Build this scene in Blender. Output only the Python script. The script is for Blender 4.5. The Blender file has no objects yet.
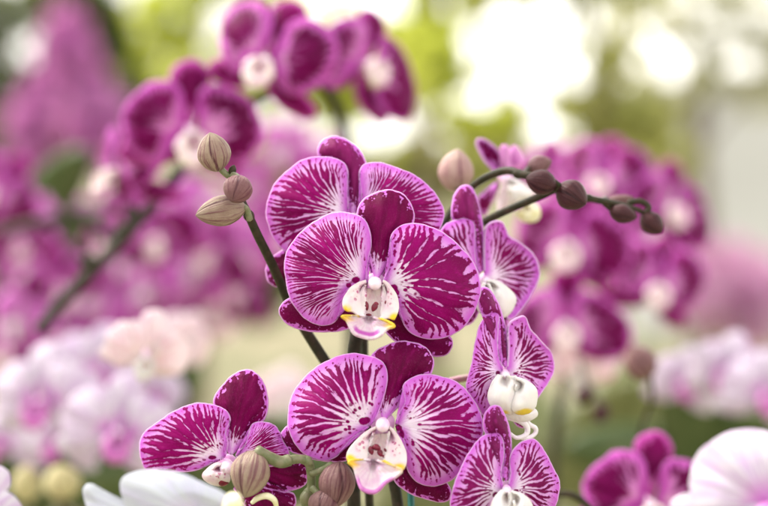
import bpy, math, random
import numpy as np
from mathutils import Vector, Matrix, Euler
R = math.radians
rng = random.Random(7)
nrs = np.random.RandomState(5)
SC = bpy.context.scene
COL = SC.collection

# ------------------------------------------------------------------ camera
FOC, SENS = 100.0, 36.0
W0, H0 = 768.0, 506.0
FOCUS = 0.78
CAM = Vector((0, -0.78, 1.0))
PITCH = R(-3.0)
cd = bpy.data.cameras.new('camera'); cam = bpy.data.objects.new('camera', cd); COL.objects.link(cam)
cam.location = CAM; cam.rotation_euler = (R(90) + PITCH, 0, 0)
cd.lens = FOC; cd.sensor_width = SENS; cd.clip_start = 0.02; cd.clip_end = 400
cd.dof.use_dof = True; cd.dof.focus_distance = FOCUS; cd.dof.aperture_fstop = 5.7
SC.camera = cam
FW = Vector((0, math.cos(PITCH), math.sin(PITCH))); UP = Vector((0, -math.sin(PITCH), math.cos(PITCH))); RT = Vector((1, 0, 0))
KPX = SENS / FOC / W0                       # metres per pixel per metre of depth
def P(u, v, d):
    return CAM + FW * d + RT * ((u - W0 / 2) * KPX * d) - UP * ((v - H0 / 2) * KPX * d)
K0 = KPX * FOCUS

# ------------------------------------------------------------------ nodes
class G:
    def __init__(s, name):
        s.m = bpy.data.materials.new(name); s.m.use_nodes = True
        s.t = s.m.node_tree; s.t.nodes.clear()
    def n(s, typ, **kw):
        x = s.t.nodes.new(typ)
        for k, v in kw.items(): setattr(x, k, v)
        return x
    def put(s, sock, v):
        if hasattr(v, 'is_output') : s.t.links.new(v, sock)
        elif isinstance(v, (tuple, list)):
            sock.default_value = tuple(v) + ((1.0,) if len(v) == 3 and sock.type == 'RGBA' else ())
        else: sock.default_value = v
    def math(s, op, a, b=0.0, c=0.0, clamp=False):
        x = s.n('ShaderNodeMath', operation=op, use_clamp=clamp)
        s.put(x.inputs[0], a); s.put(x.inputs[1], b); s.put(x.inputs[2], c)
        return x.outputs[0]
    def ss(s, v, a, b, lo=0.0, hi=1.0):
        x = s.n('ShaderNodeMapRange', interpolation_type='SMOOTHSTEP')
        for i, q in enumerate((v, a, b, lo, hi)): s.put(x.inputs[i], q)
        return x.outputs[0]
    def mix(s, f, a, b, bt='MIX'):
        x = s.n('ShaderNodeMix', data_type='RGBA', blend_type=bt)
        s.put(x.inputs[0], f); s.put(x.inputs[6], a); s.put(x.inputs[7], b)
        return x.outputs[2]
    def fmix(s, f, a, b):
        x = s.n('ShaderNodeMix', data_type='FLOAT')
        s.put(x.inputs[0], f); s.put(x.inputs[2], a); s.put(x.inputs[3], b)
        return x.outputs[0]
    def comb(s, x, y, z):
        c = s.n('ShaderNodeCombineXYZ')
        for i, q in enumerate((x, y, z)): s.put(c.inputs[i], q)
        return c.outputs[0]
    def noise(s, vec, scale=1.0, detail=2.0, rough=0.5, dist=0.0):
        x = s.n('ShaderNodeTexNoise')
        s.put(x.inputs['Vector'], vec); x.inputs['Scale'].default_value = scale
        x.inputs['Detail'].default_value = detail; x.inputs['Roughness'].default_value = rough
        x.inputs['Distortion'].default_value = dist
        return x.outputs['Fac']
    def curve(s, v, pts):
        x = s.n('ShaderNodeFloatCurve'); c = x.mapping.curves[0]
        while len(c.points) < len(pts): c.points.new(0.5, 0.5)
        for p, q in zip(c.points, pts): p.location = q
        x.mapping.update(); s.put(x.inputs['Value'], v)
        return x.outputs[0]
    def attr(s):
        a = s.n('ShaderNodeAttribute', attribute_name='pc'); sp = s.n('ShaderNodeSeparateXYZ')
        s.t.links.new(a.outputs['Color'], sp.inputs[0])
        return sp.outputs[0], sp.outputs[1], sp.outputs[2], a.outputs['Alpha']
    def rnd(s): return s.n('ShaderNodeObjectInfo').outputs['Random']
    def objco(s): return s.n('ShaderNodeTexCoord').outputs['Object']
    def finish(s, col, rough=0.5, trans=0.0, spec=0.3, bump=None, bdist=0.0003, bstr=0.6, sheen=0.0, tcol=None, sss=0.0, emit=None):
        o = s.n('ShaderNodeOutputMaterial'); p = s.n('ShaderNodeBsdfPrincipled')
        s.put(p.inputs['Base Color'], col); s.put(p.inputs['Roughness'], rough)
        p.inputs['Specular IOR Level'].default_value = spec
        if sheen: p.inputs['Sheen Weight'].default_value = sheen; p.inputs['Sheen Roughness'].default_value = 0.4
        if sss:
            p.inputs['Subsurface Weight'].default_value = sss; p.inputs['Subsurface Radius'].default_value = (1, .6, .5)
            p.inputs['Subsurface Scale'].default_value = 0.0015
        if bump is not None:
            b = s.n('ShaderNodeBump'); b.inputs['Strength'].default_value = bstr; b.inputs['Distance'].default_value = bdist
            s.put(b.inputs['Height'], bump); s.t.links.new(b.outputs[0], p.inputs['Normal'])
        out = p.outputs[0]
        if trans:
            t = s.n('ShaderNodeBsdfTranslucent'); s.put(t.inputs[0], tcol if tcol is not None else col)
            mx = s.n('ShaderNodeMixShader'); mx.inputs[0].default_value = trans
            s.t.links.new(out, mx.inputs[1]); s.t.links.new(t.outputs[0], mx.inputs[2]); out = mx.outputs[0]
        s.t.links.new(out, o.inputs[0])
        return s.m

def petal_mat(name, K=9.5, thr=((0, .98), (.10, .90), (.2, .78), (.33, .56), (.46, .31), (.75, .25), (1, .30)), side=.20, rim=(.6, 2.2),
              dark=(.180, .0, .070), dark2=(.295, .0, .132), lilac=(.64, .15, .66), white=(.90, .82, .91), lt=(.14, .7), trans=.28, soft=.06, wave=.27, blotch=.95,
              big=.30, rimfine=.36, rimblur=13.0, dots=True, ragged=3.5, ret=.85):
    g = G(name); t, a, e, sp = g.attr(); r = g.rnd()
    seed = g.math('MULTIPLY', r, 37.0)
    a2 = g.math('MULTIPLY', a, g.math('MULTIPLY_ADD', t, -.35, 1.25))
    N1 = g.noise(g.comb(g.math('MULTIPLY', t, 2.2), g.math('MULTIPLY', a2, K * .55), seed), 1.0, 1.0, .5)
    N2 = g.noise(g.comb(g.math('MULTIPLY', t, 8.5), g.math('MULTIPLY', a2, K * 2.7), seed), 1.0, 2.0, .6)
    N0 = g.noise(g.comb(g.math('MULTIPLY', t, 1.6), g.math('MULTIPLY', a2, 1.8), seed), 1.0, 1.0, .5)
    ph = g.math('MULTIPLY_ADD', g.math('SUBTRACT', N1, .5), 1.9, g.math('MULTIPLY', a2, K))
    s1 = g.math('SINE', g.math('MULTIPLY', ph, 6.2832))
    s2 = g.math('SINE', g.math('MULTIPLY_ADD', ph, 6.2832 * 2, g.math('MULTIPLY', N2, 3.0)))
    s = g.fmix(g.ss(t, .50, .86), s1, s2)
    n = g.math('MULTIPLY_ADD', s, g.ss(t, .08, .42, wave * .25, wave), .5)
    n = g.math('MULTIPLY_ADD', g.math('SUBTRACT', N2, .5), blotch, n)
    n = g.math('MULTIPLY_ADD', g.math('SUBTRACT', N0, .5), big, n)
    N3 = g.noise(g.objco(), 800.0, 1.0, .5)
    n = g.math('MULTIPLY_ADD', g.math('SUBTRACT', N3, .5), g.ss(e, rim[1] + rimblur, rim[1] + 2, 0, ret), n)
    th = g.curve(t, thr)
    th = g.math('MULTIPLY_ADD', g.math('MULTIPLY', a, a), side, th)
    th = g.math('ADD', th, g.ss(e, rim[1] + rimblur, rim[1], 0, rimfine))
    re = g.math('MULTIPLY_ADD', g.math('SUBTRACT', N2, .5), ragged, e)
    th = g.math('ADD', th, g.ss(re, rim[1], rim[0], 0, .9))
    mask = g.ss(g.math('SUBTRACT', n, th), -soft, soft)
    bleed = g.ss(g.math('SUBTRACT', n, th), -.30, .02)
    mask = g.math('MAXIMUM', mask, g.ss(sp, .8, -.5))
    if dots:
        vo = g.n('ShaderNodeTexVoronoi'); g.put(vo.inputs['Vector'], g.comb(g.math('MULTIPLY', t, 13.0), g.math('MULTIPLY', a2, K * .75), seed)); vo.inputs['Scale'].default_value = 1.0; vo.inputs['Randomness'].default_value = .75
        dm = g.math('MULTIPLY', g.ss(t, .15, .22), g.ss(t, .46, .34))
        dm = g.math('MULTIPLY', dm, g.ss(N0, .40, .52))
        mask = g.math('MAXIMUM', mask, g.math('MULTIPLY', dm, g.ss(vo.outputs['Distance'], .40, .26)))
    dk = g.mix(g.ss(N0, .35, .65), dark, dark2)
    dk = g.mix(g.math('MULTIPLY', g.ss(N2, .52, .78), .55), dk, (dark2[0] * 1.4, dark2[1] + .006, dark2[2] * 1.6))
    dk = g.mix(g.math('MULTIPLY', g.ss(s1, -.2, -1.0), .35), dk, tuple(x * .62 for x in dark))
    lc = g.mix(g.ss(t, lt[0], lt[1]), white, g.mix(.34, lilac, white))
    lc = g.mix(g.ss(e, rim[1] + 10, rim[1] - 1), lc, lilac)
    lc = g.mix(g.math('MULTIPLY', bleed, g.ss(e, 1.0, 4.0, 0, .42)), lc, (lilac[0] * .85, lilac[1] * .5, lilac[2] * .75))
    lc = g.mix(g.ss(e, 1.6, .2, 0, .45), lc, white)
    col = g.mix(mask, lc, dk)
    cell = g.noise(g.objco(), 2600.0, 1.0)
    col = g.mix(g.math('MULTIPLY', g.ss(cell, .5, .8), .03), col, (.8, .45, .75))
    vein = g.math('ADD', g.math('MULTIPLY', n, .7), g.math('MULTIPLY', cell, .35))
    return g.finish(col, .48, trans, .08, vein, .0006, .5)

def simple_petal(name, white, tint, center, rimc=None, trans=.3, tc=(.1, .45), freq=7.0, vein=.25, veincol=None):
    """pale petal: tint towards the base, faint veins"""
    g = G(name); t, a, e, sp = g.attr(); r = g.rnd()
    N = g.noise(g.comb(g.math('MULTIPLY', t, 2.0), g.math('MULTIPLY', a, freq), g.math('MULTIPLY', r, 31.0)), 1.0, 2.0)
    col = g.mix(g.ss(t, tc[0], tc[1]), center, g.mix(g.ss(N, .35, .7), white, tint))
    col = g.mix(g.math('MULTIPLY', g.ss(N, .52, .66), vein), col, veincol or tint)
    if rimc: col = g.mix(g.ss(e, 10, 2), col, rimc)
    return g.finish(col, .5, trans, .25, N, .0005, .4)

M = {}
M['petal'] = petal_mat('striped petal')
M['petal_light'] = petal_mat('striped petal with a wide white heart', thr=((0, .98), (.10, .92), (.24, .82), (.40, .58), (.54, .36), (.78, .30), (1, .36)), side=.22, rim=(1.2, 3.2))
M['petal_dark'] = petal_mat('striped petal with broad dark field', thr=((0, .98), (.10, .88), (.2, .77), (.32, .54), (.44, .27), (.75, .22), (1, .29)))
SEP = dict(dots=False, K=5.0, side=.02, rim=(.8, 1.8), lt=(.1, .5), rimfine=.24, rimblur=9.0, ragged=2.5, ret=1.3, dark=(.125, .0, .042), dark2=(.20, .0, .078), wave=.16, blotch=.8, big=.2)
M['sepal'] = petal_mat('dark sepal', thr=((0, .80), (.12, .62), (.28, .40), (.45, .16), (.85, .12), (1, .16)), **SEP)
M['sepal_back'] = petal_mat('sepal seen on its paler back', thr=((0, .6), (.12, .4), (.3, .1), (.5, .05), (.85, .05), (1, .1)), **dict(SEP, dark=(.17, .006, .075), dark2=(.27, .016, .14), rim=(1, 2.6)))
M['petal_side'] = petal_mat('striped petal seen from the side', K=7, thr=((0, .92), (.16, .70), (.34, .54), (.5, .42), (.8, .34), (1, .40)), dark=(.165, .002, .064), dark2=(.24, .006, .11))
M['petal_bold'] = petal_mat('petal with a dark field and wide lilac rim', K=5.0, thr=((0, 1), (.22, .82), (.36, .58), (.52, .28), (.85, .10), (1, .20)), side=.28,
                       rim=(2, 6.5), lilac=(.54, .09, .46), white=(.82, .52, .72), lt=(.0, .4), soft=.16, dark=(.105, .0, .045), dark2=(.17, .0, .08), wave=.20, blotch=.7, big=1.1, dots=False, ret=.4)
M['sepal_bold'] = petal_mat('dark sepal with lilac rim', K=4.0, thr=((0, .7), (.2, .40), (.4, .18), (.6, .1), (.85, .12), (1, .25)), side=.05,
                       rim=(1, 6), lilac=(.48, .06, .35), white=(.75, .4, .65), soft=.10, dark=(.12, .0, .052), dark2=(.20, .0, .095), wave=.1, blotch=.4, dots=False)
M['petal_pink'] = simple_petal('pink petal', (.56, .13, .48), (.36, .04, .29), (.80, .52, .71), (.68, .28, .60))
M['petal_blush'] = simple_petal('blush petal', (.84, .74, .77), (.80, .58, .66), (.84, .74, .70), (.84, .73, .76), veincol=(.76, .42, .5), vein=.4)
M['petal_white'] = simple_petal('white petal', (.70, .65, .71), (.60, .44, .64), (.60, .16, .58), tc=(.0, .5), vein=.4, freq=12.)
M['petal_snow'] = simple_petal('snow white petal', (.62, .65, .69), (.55, .55, .68), (.74, .62, .84), tc=(.0, .6), vein=.5, veincol=(.70, .68, .80), freq=14.)

def lip_side():
    g = G('ivory side lobe'); t, a, e, sp = g.attr()
    vo = g.n('ShaderNodeTexVoronoi'); g.put(vo.inputs['Vector'], g.objco()); vo.inputs['Scale'].default_value = 700
    N = g.noise(g.objco(), 260, 2)
    col = g.mix(g.ss(N, .4, .7), (.80, .71, .70), (.76, .58, .66))
    col = g.mix(g.ss(t, .55, .15), col, (.76, .48, .64))
    spk = g.math('MULTIPLY', g.ss(vo.outputs['Distance'], .55, .38), g.math('MULTIPLY', g.ss(e, 2.0, 4.0), g.math('MULTIPLY', g.ss(N, .42, .5), g.ss(t, .75, .55))))
    col = g.mix(g.math('MULTIPLY', spk, .75), col, (.42, .02, .16))
    col = g.mix(g.math('MULTIPLY', g.ss(sp, 3.0, -2.5), g.ss(N, .34, .55, .55, 1)), col, (.82, .58, .03))
    return g.finish(col, .5, .25, .2, N, .0005, .5, sss=.15)
M['lip_side'] = lip_side()
def lip_white():
    g = G('white lip lobe'); t, a, e, sp = g.attr(); N = g.noise(g.objco(), 220, 2)
    col = g.mix(g.ss(N, .4, .7), (.86, .83, .80), (.82, .77, .78))
    col = g.mix(g.math('MULTIPLY', g.ss(sp, 3.0, -2.5), g.ss(N, .3, .5, .5, 1)), col, (.82, .62, .06))
    return g.finish(col, .48, .25, .2, N, .0006, .5, sss=.15)
M['lip_white'] = lip_white()
def lip_mid(nm='lip front lobe', b0=.68, b1=.80, b2=.88, b3=.95, amt=.9):
    g = G(nm); t, a, e, sp = g.attr(); N = g.noise(g.objco(), 300, 2)
    V = g.noise(g.comb(g.math('MULTIPLY', t, 2), g.math('MULTIPLY', a, 11), 3.0), 1.0, 2)
    col = g.mix(g.ss(N, .4, .7), (.80, .70, .74), (.76, .55, .69))
    col = g.mix(g.math('MULTIPLY', g.ss(V, .5, .66), .35), col, (.68, .35, .60))
    aa = g.math('ABSOLUTE', a)
    band = g.math('MULTIPLY', g.math('MULTIPLY', g.ss(t, b0, b1), g.ss(t, b3, b2)), g.ss(aa, .62, .40))
    col = g.mix(g.math('MULTIPLY', band, amt), col, (.55, .07, .48))
    yl = g.math('MULTIPLY', g.ss(aa, .66, .88), g.ss(t, .55, .9))
    col = g.mix(g.math('MULTIPLY', yl, .95), col, (.84, .58, .03))
    return g.finish(col, .5, .25, .2, V, .0006, .5, sss=.15)
M['lip_mid'] = lip_mid(); M['lip_mid_pale'] = lip_mid('pale lip front lobe', .90, .95, 1.0, 1.1, .75)
def plain(name, c1, c2, scale=200, rough=.45, trans=0., spec=.35, sss=0., bd=.0004):
    g = G(name); N = g.noise(g.objco(), scale, 4, .6)
    return g.finish(g.mix(g.ss(N, .35, .68), c1, c2), rough, trans, spec, N, bd, .5, sss=sss)
M['column'] = plain('column', (.84, .72, .80), (.76, .48, .70), 160, .35, 0, .4, .3)
M['cap'] = plain('anther cap', (.84, .74, .68), (.80, .62, .68), 220, .3, 0, .45, .3)
M['callus'] = plain('callus', (.10, .003, .016), (.20, .012, .035), 500, .35)
M['hub'] = plain('lilac flower base', (.74, .40, .68), (.80, .55, .76), 200, .45)
M['throat'] = plain('throat', (.84, .76, .74), (.76, .56, .64), 260, .4, 0, .35, .2)
M['stem'] = plain('flower stem', (.022, .024, .010), (.05, .034, .020), 320, .5, 0, .18)
M['stem_dark'] = plain('dark flower stem', (.020, .022, .012), (.045, .035, .022), 300, .55, 0, .15)
M['stem_pale'] = plain('pale green stem', (.12, .14, .06), (.20, .19, .11), 320, .45)
M['stem_teal'] = plain('support stake', (.012, .10, .085), (.02, .14, .11), 300, .4)
M['stem_pink'] = plain('pinkish stem', (.36, .12, .2), (.3, .2, .16), 300, .45)
M['cirrhus'] = plain('tendril', (.85, .82, .82), (.80, .70, .78), 300, .35, .1)
M['yellow_lip'] = plain('yellow lip', (.74, .68, .36), (.80, .76, .58), 240, .35)

def bud_mat(name, base, strp, dk, amt=.8):
    g = G(name); t, a, e, sp = g.attr(); r = g.rnd()
    warp = g.noise(g.objco(), 90, 3)
    N = g.noise(g.comb(g.math('MULTIPLY', t, 1.1), g.math('MULTIPLY', a, 13.0), g.math('MULTIPLY', r, 17)), 1.0, 3, .6)
    fine = g.noise(g.objco(), 900, 3, .6)
    col = g.mix(g.ss(warp, .35, .7), base, tuple(.5 * (x + y) for x, y in zip(base, strp)))
    col = g.mix(g.math('MULTIPLY', g.ss(N, .51, .58), amt), col, strp)
    col = g.mix(g.math('MULTIPLY', g.ss(N, .60, .70), .5 * amt), col, dk)
    col = g.mix(g.math('MULTIPLY', g.ss(fine, .5, .75), .25), col, dk)
    col = g.mix(g.ss(sp, .4, .05), col, dk)
    return g.finish(col, .45, 0, .2, g.math('ADD', N, g.math('MULTIPLY', fine, .4)), .0009, .7)
M['bud_beige'] = bud_mat('beige bud', (.36, .285, .20), (.165, .065, .078), (.09, .03, .04), .8)
M['bud_rose'] = bud_mat('rose bud', (.22, .115, .11), (.12, .04, .055), (.07, .022, .03))
M['bud_soft'] = bud_mat('soft pinkish bud', (.46, .33, .27), (.30, .14, .16), (.2, .09, .1), .5)
M['bud_mauve'] = bud_mat('mauve bud', (.235, .135, .125), (.11, .036, .05), (.06, .02, .028))
M['bud_dark'] = bud_mat('dark purple bud', (.07, .022, .024), (.036, .009, .013), (.02, .006, .009), .7)
M['bud_yellow'] = bud_mat('yellow green bud', (.50, .45, .24), (.40, .34, .15), (.3, .2, .12), .4)

# ------------------------------------------------------------------ builders
def link(name, me, mat, parent=None, loc=None):
    o = bpy.data.objects.new(name, me); COL.objects.link(o)
    if mat is not None: me.materials.append(mat)
    if parent is not None: o.parent = parent
    if loc is not None: o.location = loc
    return o
def tag(o, label, cat, group=None, kind=None):
    if label: o['label'] = label
    if cat: o['category'] = cat
    if group: o['group'] = group
    if kind: o['kind'] = kind
    return o
def empty(name, loc, label, cat, group=None):
    o = bpy.data.objects.new(name, None); COL.objects.link(o); o.location = loc; o.empty_display_size = .01
    return tag(o, label, cat, group)
def mesh_of(name, vs, fs, attr=None, smooth=True):
    me = bpy.data.meshes.new(name); me.from_pydata([tuple(v) for v in vs], [], fs); me.update()
    if attr is not None:
        at = me.attributes.new('pc', 'FLOAT_COLOR', 'POINT')
        at.data.foreach_set('color', np.asarray(attr, dtype=np.float32).ravel())
    if smooth: me.polygons.foreach_set('use_smooth', [True] * len(me.polygons))
    return me

def catmull(pts, n, closed=False):
    p = [np.array(q, float) for q in pts]
    if not closed: p = [2 * p[0] - p[1]] + p + [2 * p[-1] - p[-2]]
    else: p = [p[-1]] + p + [p[0], p[1]]
    out = []
    for i in range(1, len(p) - 2):
        a, b, c, d = p[i - 1:i + 3]
        for s in np.linspace(0, 1, 14, endpoint=False):
            out.append(.5 * (2 * b + (c - a) * s + (2 * a - 5 * b + 4 * c - d) * s * s + (3 * b - a - 3 * c + d) * s ** 3))
    if not closed: out.append(p[-2])
    else: out.append(out[0])
    out = np.array(out)
    L = np.r_[0, np.cumsum(np.linalg.norm(np.diff(out, axis=0), axis=1))]
    q = np.linspace(0, L[-1], n)
    return np.c_[np.interp(q, L, out[:, 0]), np.interp(q, L, out[:, 1])]

class Pix:
    """maps photo pixels at a depth (plus an offset towards/away) to metres"""
    def __init__(s, depth, c, yaw=0., pitch=0.):
        s.d, s.c, s.ty, s.tp = depth, c, math.tan(R(yaw)), math.tan(R(pitch)); s.org = P(c[0], c[1], depth)
    def __call__(s, u, v, off):
        d = s.d + ((u - s.c[0]) * s.ty + (v - s.c[1]) * s.tp) * K0 + off
        return P(u, v, d) - s.org
class Loc:
    """photo-like units round (0,0) in a thing's own frame: x right, y up, facing -Y"""
    def __init__(s, c): s.c = c; s.org = Vector((0, 0, 0)); s.d = FOCUS
    def __call__(s, u, v, off): return Vector(((u - s.c[0]) * K0, off, -(v - s.c[1]) * K0))

def petal(name, mp, base, outline, mat, parent, off=0., bulge=.003, tip=0., ruffle=.0006, nt=34, ns=130, spots=(), thick=.0007, lean=0., jag=.5, fold=0., seed=None):
    """a leaf-like blade: a fan of rays from its base to its outline; off pushes it back (+) or forward (-);
    bulge domes it forward, tip bends the rim (+ back), fold creases it along its axis"""
    rs = np.random.RandomState(seed if seed is not None else rng.randint(0, 9999))
    ol = catmull(outline, ns)
    base = np.array(base, float)
    ph = rs.uniform(0, 6.28, 4); q = np.linspace(0, 1, ns)
    w = sum(np.sin(q * f * 6.28 + p) * am for f, p, am in zip((5, 9, 17, 31), ph, (.5, .4, .3, .2)))
    dirs = ol - base; ln = np.linalg.norm(dirs, axis=1, keepdims=True) + 1e-6
    ol = ol + dirs / ln * (w * jag * np.clip(ln[:, 0] / 60, 0, 1))[:, None]
    dirs = ol - base; ln = np.linalg.norm(dirs, axis=1)
    ang = np.unwrap(np.arctan2(dirs[:, 1], dirs[:, 0]))
    wgt = ln ** 2
    mean = (ang * wgt).sum() / wgt.sum()
    an = (ang - mean); an = an / max(abs(an[0]), abs(an[-1]), .3)
    ts = 1 - (1 - np.linspace(0, 1, nt)) ** 1.25
    ts[0] = .02
    emax = 1e-6
    Pv, A = [], []
    pts2 = base + ts[:, None, None] * dirs[None]            # nt, ns, 2
    flat = pts2.reshape(-1, 2)
    dist = np.full(len(flat), 1e9)
    for i in range(0, ns): dist = np.minimum(dist, np.linalg.norm(flat - ol[i], axis=1))
    e = dist.reshape(nt, ns); emax = e.max()
    Lm = np.percentile(ln, 90)
    sd = np.full((nt, ns), 9.0)
    for (sx, sy, sr, sk, srot) in [tuple(x) + (1.0, 0.0)[len(x) - 3:] if len(x) < 5 else x for x in spots]:
        dx, dy = pts2[..., 0] - sx, pts2[..., 1] - sy
        c_, s_ = math.cos(R(srot)), math.sin(R(srot))
        rx, ry = dx * c_ + dy * s_, (-dx * s_ + dy * c_) * sk
        sd = np.minimum(sd, np.hypot(rx, ry) - sr)
    ph2 = rs.uniform(0, 6.28, 3)
    for i, t in enumerate(ts):
        for j in range(ns):
            u, v = pts2[i, j]
            dome = 1 - (1 - e[i, j] / emax) ** 2
            rr = (ln[j] * t / Lm)
            d = off * min(1, t * 2.5) - bulge * dome * min(1, t * 3) + tip * rr ** 2.2 + lean * (v - base[1]) * K0
            d += ruffle * rr ** 2 * (math.sin(an[j] * 7 + ph2[0]) + .6 * math.sin(an[j] * 13 + ph2[1]) + .35 * math.sin(an[j] * 23 + ph2[2]))
            d += fold * abs(an[j]) * min(1, rr) * .01
            # shallow vein furrows
            d += .00012 * math.sin(an[j] * 40) * min(1, rr * 2)
            Pv.append(mp(u, v, d)); A.append((t, an[j], e[i, j], sd[i, j]))
    fs = [(i * ns + j, i * ns + j + 1, (i + 1) * ns + j + 1, (i + 1) * ns + j) for i in range(nt - 1) for j in range(ns - 1)]
    me = mesh_of(name, Pv, fs, A)
    o = link(name, me, mat, parent)
    s = o.modifiers.new('thickness', 'SOLIDIFY'); s.thickness = thick; s.offset = 0
    return o

def tube(name, pts, rad, mat, parent=None, n=10, loc=None, res=6, org=None):
    """smooth tube through points (metres); rad a number or list"""
    p = [np.array(q, float) for q in pts]
    if org is not None: p = [q - np.array(org) for q in p]
    rads = rad if isinstance(rad, (list, tuple)) else [rad] * len(p)
    q = [2 * p[0] - p[1]] + p + [2 * p[-1] - p[-2]]
    C, Rr = [], []
    for i in range(1, len(q) - 2):
        a, b, c, d = q[i - 1:i + 3]
        for s in np.linspace(0, 1, res, endpoint=False):
            C.append(.5 * (2 * b + (c - a) * s + (2 * a - 5 * b + 4 * c - d) * s * s + (3 * b - a - 3 * c + d) * s ** 3))
            Rr.append(rads[i - 1] * (1 - s) + rads[i] * s)
    C.append(p[-1]); Rr.append(rads[-1])
    T = [Vector(C[min(i + 1, len(C) - 1)] - C[max(i - 1, 0)]).normalized() for i in range(len(C))]
    nrm = T[0].orthogonal().normalized(); V, F_ = [], []
    for i, c in enumerate(C):
        nrm = (nrm - T[i] * nrm.dot(T[i])).normalized(); b = T[i].cross(nrm)
        for k in range(n):
            a = 6.28318 * k / n; V.append(Vector(c) + (nrm * math.cos(a) + b * math.sin(a)) * Rr[i])
    m = len(C)
    F_ = [(i * n + k, i * n + (k + 1) % n, (i + 1) * n + (k + 1) % n, (i + 1) * n + k) for i in range(m - 1) for k in range(n)]
    V.append(Vector(C[0]) - T[0] * Rr[0] * .5); V.append(Vector(C[-1]) + T[-1] * Rr[-1] * .5)
    F_ += [(len(V) - 2, (k + 1) % n, k) for k in range(n)] + [(len(V) - 1, (m - 1) * n + k, (m - 1) * n + (k + 1) % n) for k in range(n)]
    return link(name, mesh_of(name, V, F_), mat, parent, loc)

def blob(name, center, axis, length, width, mat, parent=None, prof=None, nu=36, nv=26, crease=.05, up=None, loc=None, flat=1.0):
    """egg along axis: from attach (t=0) to tip (t=1), centred on center; attribute t, angle for stripes"""
    ax = Vector(axis).normalized(); s1 = (up or FW).cross(ax)
    if s1.length < 1e-3: s1 = ax.orthogonal()
    s1.normalize(); s2 = ax.cross(s1)
    prof = prof or [(0, 0), (.05, .36), (.18, .74), (.4, 1), (.6, .95), (.8, .68), (.93, .33), (1, 0)]
    tt = np.linspace(0, 1, nv); tt = .5 - .5 * np.cos(tt * math.pi)
    pr = np.interp(tt, [x[0] for x in prof], [x[1] for x in prof])
    # smooth the profile
    for _ in range(2): pr[1:-1] = .25 * pr[:-2] + .5 * pr[1:-1] + .25 * pr[2:]
    V, A, F_ = [], [], []
    ph = rng.uniform(0, 2)
    for i, t in enumerate(tt):
        for k in range(nu):
            a = 6.28318 * k / nu
            cr = abs(((a + ph + .5 * math.sin(t * 2.2)) / 6.28318 * 3) % 1 - .5) * 2      # 1 mid, 0.. seam
            seam = 1 - cr
            r = width / 2 * pr[i] * (1 - crease * math.exp(-(seam / .09) ** 2) + .006 * math.sin(a * 9 + 3 * t + 2 * math.sin(5 * t)) + .02 * math.sin(a * 2 + 4 * t))
            V.append(Vector(center) + ax * (t - .5) * length + (s1 * math.cos(a) + s2 * math.sin(a) * flat) * r)
            A.append((t, math.sin(a * .5) * 2.0, 0, min(1, seam * 3)))
    F_ = [(i * nu + k, i * nu + (k + 1) % nu, (i + 1) * nu + (k + 1) % nu, (i + 1) * nu + k) for i in range(nv - 1) for k in range(nu)]
    return link(name, mesh_of(name, V, F_, A), mat, parent, loc)

def Z(s, ox, oy, pts): return [(ox + x / s, oy + y / s) for x, y in pts]
def Z1(*p): return Z(2.108, 250, 120, p)
def Z2(*p): return Z(2.718, 270, 320, p)
def Z3(*p): return Z(3.244, 120, 350, p)
def Z4(*p): return Z(3.371, 430, 180, p)
def Z5(*p): return Z(2.236, 430, 280, p)
def ZA(*p): return Z(6.325, 335, 265, p)
def ZB(*p): return Z(6.325, 335, 415, p)
def Z8(*p): return Z(4.217, 430, 120, p)

# outlines of the middle bloom, reused for the generic one
O1 = dict(
    rp=Z1((280, 342), (290, 318), (298, 290), (296, 262), (300, 240), (315, 225), (340, 218), (370, 222), (400, 235), (430, 255), (455, 280), (473, 305), (483, 335), (485, 365), (475, 400), (455, 430), (430, 450), (400, 460), (370, 460), (345, 452), (328, 435), (318, 410), (312, 385), (300, 365), (285, 352)),
    lp=Z1((245, 338), (246, 315), (248, 295), (254, 268), (253, 240), (244, 215), (225, 200), (195, 195), (165, 200), (130, 218), (100, 245), (80, 275), (73, 310), (77, 345), (85, 375), (100, 400), (120, 420), (145, 432), (170, 430), (185, 415), (192, 390), (196, 370), (208, 356), (232, 348)),
    ds=Z1((258, 330), (248, 300), (242, 270), (232, 235), (226, 205), (230, 182), (243, 165), (262, 154), (290, 148), (318, 154), (336, 172), (345, 195), (342, 220), (325, 245), (305, 275), (290, 305), (275, 332)),
    ls=Z1((262, 355), (200, 355), (140, 362), (95, 372), (72, 384), (62, 402), (68, 420), (90, 436), (130, 445), (175, 446), (215, 436), (248, 410), (268, 375)),
    rs=Z1((262, 365), (268, 410), (285, 445), (315, 472), (350, 488), (385, 497), (412, 495), (425, 480), (424, 460), (405, 440), (370, 415), (320, 385), (280, 360)))
C1 = Z1((265, 338))[0]

def bloom(mp, c, parts, mats, parent, nt=34, ns=130, lip=None):
    """parts: dict name -> (kind, base, outline, kwargs)"""
    for key, (kind, base, ol, mat, kw) in parts.items():
        k = dict(nt=nt, ns=ns); k.update(kw)
        petal(kind, mp, base, ol, mats.get(mat, mat) if isinstance(mat, str) else mat, parent, **k)

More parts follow.
